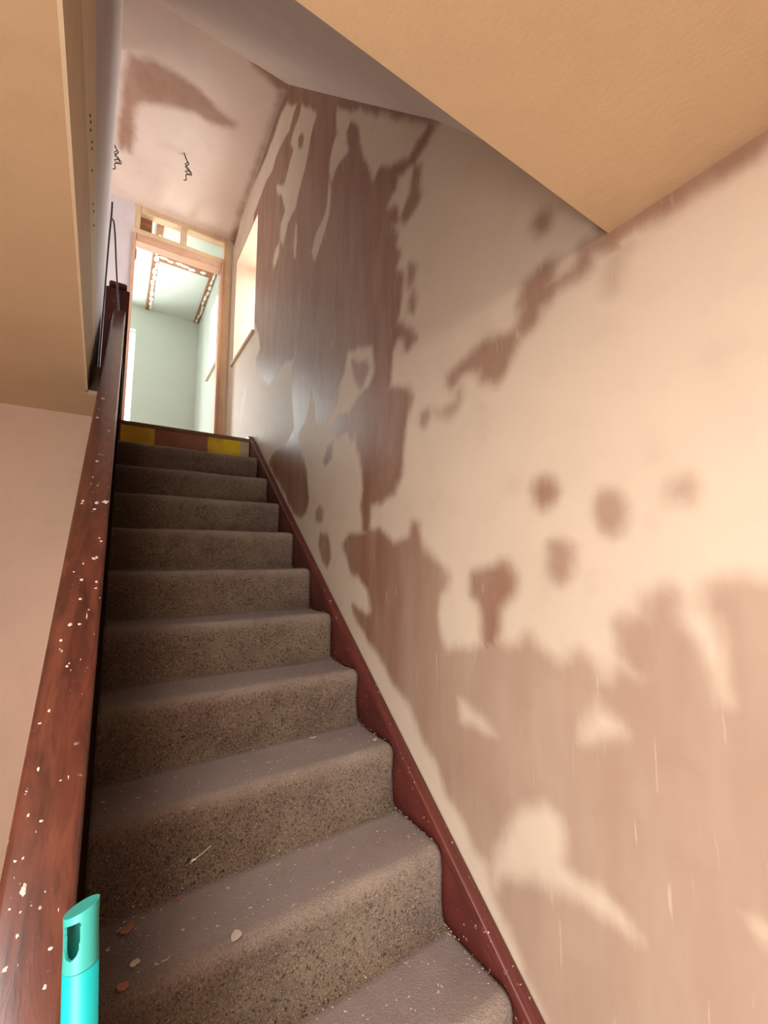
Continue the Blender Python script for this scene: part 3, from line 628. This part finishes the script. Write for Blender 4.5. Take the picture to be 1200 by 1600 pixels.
# ---------------------------------------------------------------- turquoise broom handle
broom = thing('broom_handle', 'turquoise plastic broom handle with a hanging hole leaning on the handrail', 'broom', (0.052, 0.43, nose(10)[1]))
top = Vector((-.0035, .50, -.3125)); base = Vector((.050, .40, nose(10)[1] + .012))
ax = (top - base).normalized()
def axmat(o):
    z = ax; x = Vector((1, -0.62, 0)); x = (x - z * x.dot(z)).normalized(); y = z.cross(x)
    return Matrix(((x.x, y.x, z.x, o.x), (x.y, y.y, z.y, o.y), (x.z, y.z, z.z, o.z), (0, 0, 0, 1)))
rad = .0136
def shell(name, l0, l1, r0, r1, mat, seg=28):
    bm = bmesh.new(); rings = []
    for l, r in ((l0, r0), (l1, r1)):
        rings.append([bm.verts.new((r * math.cos(2 * math.pi * k / seg), r * math.sin(2 * math.pi * k / seg), l)) for k in range(seg)])
    for k in range(seg): bm.faces.new((rings[0][k], rings[0][(k + 1) % seg], rings[1][(k + 1) % seg], rings[1][k]))
    bm.faces.new(rings[0]); bm.faces.new(list(reversed(rings[1])))
    for v in bm.verts: v.co = axmat(base) @ v.co - broom.location
    return bm_link(name, bm, mat, broom, True)
Lh = (top - base).length
shell('shaft', 0, Lh - .047, .0125, rad, M['teal'])
# grip: tube with a slanted top and an eyelet cut through it
def grip():
    bm = bmesh.new(); seg = 120; nl = 72; th = .0022
    g0, g1 = Lh - .046, Lh - .002
    outer = []; inner = []
    for i in range(nl + 1):
        f = i / nl; ro = []; ri = []
        for k in range(seg):
            a = 2 * math.pi * k / seg
            topz = g1 + .0035 * math.cos(a)
            lz = g0 + (topz - g0) * f
            r = rad * (1 - .035 * math.sin(f * math.pi))
            ro.append(bm.verts.new((r * math.cos(a), r * math.sin(a), lz))); ri.append(bm.verts.new(((r - th) * math.cos(a), (r - th) * math.sin(a), lz)))
        outer.append(ro); inner.append(ri)
    def hole(i, k):
        f = (i + .5) / nl; a = 2 * math.pi * (k + .5) / seg
        s = math.cos(a)                                   # position across the width seen from the hall
        lo, hi = .24, .86
        w = (.50 + .16 * (f - .45)) if f > .45 else .50 * math.sqrt(max(0, 1 - ((.45 - f) / .21) ** 2))
        if f > .80: w *= math.sqrt(max(0, 1 - ((f - .80) / .06) ** 2)) * .25 + .75
        return lo < f < hi and abs(s + .03) < w
    H = [[hole(i, k) for k in range(seg)] for i in range(nl)]
    for i in range(nl):
        for k in range(seg):
            k2 = (k + 1) % seg
            if not H[i][k]:
                bm.faces.new((outer[i][k], outer[i][k2], outer[i + 1][k2], outer[i + 1][k])); bm.faces.new((inner[i][k], inner[i + 1][k], inner[i + 1][k2], inner[i][k2]))
                if H[i][k2]: bm.faces.new((outer[i][k2], inner[i][k2], inner[i + 1][k2], outer[i + 1][k2]))
                if H[i][k - 1]: bm.faces.new((outer[i][k], outer[i + 1][k], inner[i + 1][k], inner[i][k]))
                if i + 1 < nl and H[i + 1][k]: bm.faces.new((outer[i + 1][k], outer[i + 1][k2], inner[i + 1][k2], inner[i + 1][k]))
                if i > 0 and H[i - 1][k]: bm.faces.new((outer[i][k], inner[i][k], inner[i][k2], outer[i][k2]))
    bm.faces.new(outer[0][::-1]); bm.faces.new(outer[-1])
    for v in bm.verts: v.co = axmat(base) @ v.co - broom.location
    me = bpy.data.meshes.new('grip'); bmesh.ops.recalc_face_normals(bm, faces=bm.faces); bm.to_mesh(me); bm.free()
    o = link('grip', me, M['teal_cap'], broom)
    return o
grip()
shell('grip_ring', Lh - .0470, Lh - .0462, rad - .001, rad - .001, M['black'])

# ---------------------------------------------------------------- flakes and crumbs on the treads
def flake(label, x, k, dy, size, mat, tall=.003, rot=0.0, riser=False):
    """a flake lying on tread k, dy behind its nosing"""
    y, z = nose(k); bm = bmesh.new(); r = random.Random(int(x * 1000) + k)
    n = 11; rim = []
    for i in range(n):                                  # a broken, slightly curled shard
        a = 2 * math.pi * (i + r.uniform(-.3, .3)) / n; q = r.uniform(.62, 1.12)
        rim.append(Vector((math.cos(a) * size[0] * q, math.sin(a) * size[1] * q, 0)))
    curl = lambda v: .35 * (v.x / size[0]) ** 2 * tall
    R3 = Matrix.Rotation(rot, 3, 'Z')
    lo = [bm.verts.new(R3 @ Vector((v.x, v.y, curl(v) - tall * .35))) for v in rim]
    hi = [bm.verts.new(R3 @ Vector((v.x * .93, v.y * .93, curl(v) + tall * .35))) for v in rim]
    c0 = bm.verts.new((0, 0, -tall * .3)); c1 = bm.verts.new((0, 0, tall * .45))
    for i in range(n):
        m = (i + 1) % n
        bm.faces.new((lo[i], lo[m], hi[m], hi[i])); bm.faces.new((c0, lo[m], lo[i])); bm.faces.new((c1, hi[i], hi[m]))
    o = bm_link('plaster_flake', bm, mat, None, False, label=label, category='flake', group='plaster flakes on the stairs')
    o.location = (x, y + dy, z + .0035 + tall * .4)
    return o
# (label, x, step, distance behind the nosing, half-sizes, colour, turn)
FL = [('small terracotta flake near the middle of the lowest full tread', .187, 7, .200, (.010, .006), 'chip', .6),
      ('large terracotta flake on the left of the tread beside the broom handle', .077, 7, .170, (.017, .011), 'chip', .9),
      ('terracotta flake lying on the nosing right beside the broom handle', .067, 7, .028, (.013, .009), 'chip', -.5),
      ('pale pinkish flake near the broom handle, between the two terracotta ones', .088, 7, .070, (.011, .009), 'chip_pale', .2),
      ('large pale smear of plaster on the middle of a worn nosing', .276, 7, .024, (.017, .013), 'chip_pale', .3),
      ('pale plaster flake at the right end of a tread beside the dark red string', .800, 6, .060, (.012, .008), 'chip_pale', .8),
      ('pale plaster flake toward the right, at the back of a tread', .626, 6, .190, (.013, .005), 'chip_pale', -.2)]
for lab, x, k, dy, (a, b_), m, rt in FL: flake(lab, x, k, dy, (a, b_), M[m], .0025, rt)
# long thin plaster string stuck on a riser
yr, zr = nose(6)
bm = bmesh.new()
tube(bm, [(.213, yr - .006, zr - .142), (.222, yr - .0075, zr - .136), (.231, yr - .006, zr - .132), (.243, yr - .0065, zr - .127), (.262, yr - .006, zr - .116)], .0011, 6)
bmesh.ops.create_icosphere(bm, subdivisions=2, radius=.005, matrix=Matrix.Translation((.222, yr - .006, zr - .136)) @ Matrix.Diagonal((1.4, .3, .6, 1)))
bm_link('plaster_dribble', bm, M['filler'], None, True, label='thin white dribble of plaster stuck to the front of a lower step', category='dribble')
# dry crumbs of plaster nobody could count
bm = bmesh.new(); r = random.Random(11)
def crumb(x, y, z, s):
    mt = Matrix.Translation((x, y, z)) @ Matrix.Rotation(r.uniform(0, 3), 4, 'Z') @ Matrix.Diagonal((s * r.uniform(.6, 1.6), s * r.uniform(.5, 1.2), s * .5, 1))
    bmesh.ops.create_icosphere(bm, subdivisions=1, radius=1.0, matrix=mt)
for i in range(620):
    k = r.choice([1, 2, 3, 4, 5, 5, 6, 6, 6, 7, 7, 7, 7, 8, 8, 8])
    y, z = nose(k)
    if r.random() < .30: x = .84 - abs(r.gauss(0, .018))
    else: x = r.uniform(.05, .82)
    dy = G - .012 - abs(r.gauss(0, .02)) if r.random() < .3 else r.uniform(.035, G - .03)
    crumb(min(x, .832), y + dy, z + .0035, r.uniform(.0008, .0024))
bm_link('plaster_crumbs', bm, M['chip_pale'], None, True, label='fine pale plaster crumbs scattered over the carpeted treads', category='crumbs', kind='stuff')
# splashes of plaster dried onto the handrail
SPL = [(-0.035, 1.222, 0.0092), (-0.018, 1.228, 0.0125), (-0.038, 1.199, 0.0075), (-0.047, 1.395, 0.0071), (-0.029, 1.05, 0.0065), (-0.044, 0.998, 0.0061), (-0.042, 0.956, 0.0058), (-0.024, 1.053, 0.0053), (-0.051, 0.906, 0.0065), (-0.038, 0.906, 0.0055), (-0.056, 0.608, 0.006), (-0.056, 0.606, 0.0047), (-0.063, 0.667, 0.003), (-0.05, 0.659, 0.0037), (-0.02, 0.993, 0.0049), (-0.02, 0.978, 0.0049), (-0.045, 1.037, 0.0038), (-0.058, 1.017, 0.0037), (-0.06, 0.879, 0.0042), (-0.06, 0.776, 0.0036), (-0.068, 0.762, 0.0035), (-0.019, 1.098, 0.0055), (-0.023, 1.107, 0.0042), (-0.051, 1.321, 0.005), (-0.063, 1.226, 0.0061), (-0.047, 0.836, 0.004), (-0.061, 0.71, 0.0032), (-0.058, 1.792, 0.0116), (-0.064, 1.644, 0.0084), (-0.027, 0.561, 0.0038), (-0.028, 0.539, 0.003), (-0.055, 0.577, 0.0031)]
hr = bpy.data.objects['handrail']; sl = math.atan(M_)
for i, (x, y, s) in enumerate(SPL):
    bm = bmesh.new(); bmesh.ops.create_icosphere(bm, subdivisions=3, radius=1.0)
    e = r.uniform(.6, 1.7)
    for v in bm.verts:
        n = 1 + .9 * noise.noise(v.co * 1.7 + Vector((i * 5.3, 0, 0)))
        c = Vector((v.co.x * s * .42 * n, v.co.y * s * .42 * e * n, v.co.z * .0007))
        v.co = Matrix.Rotation(sl, 3, 'X') @ c + Vector((x, y, zline(y) + HR / 1.0 * 1.0 + .0002))
    bm_link('plaster_splash', bm, M['splash'], hr, True)
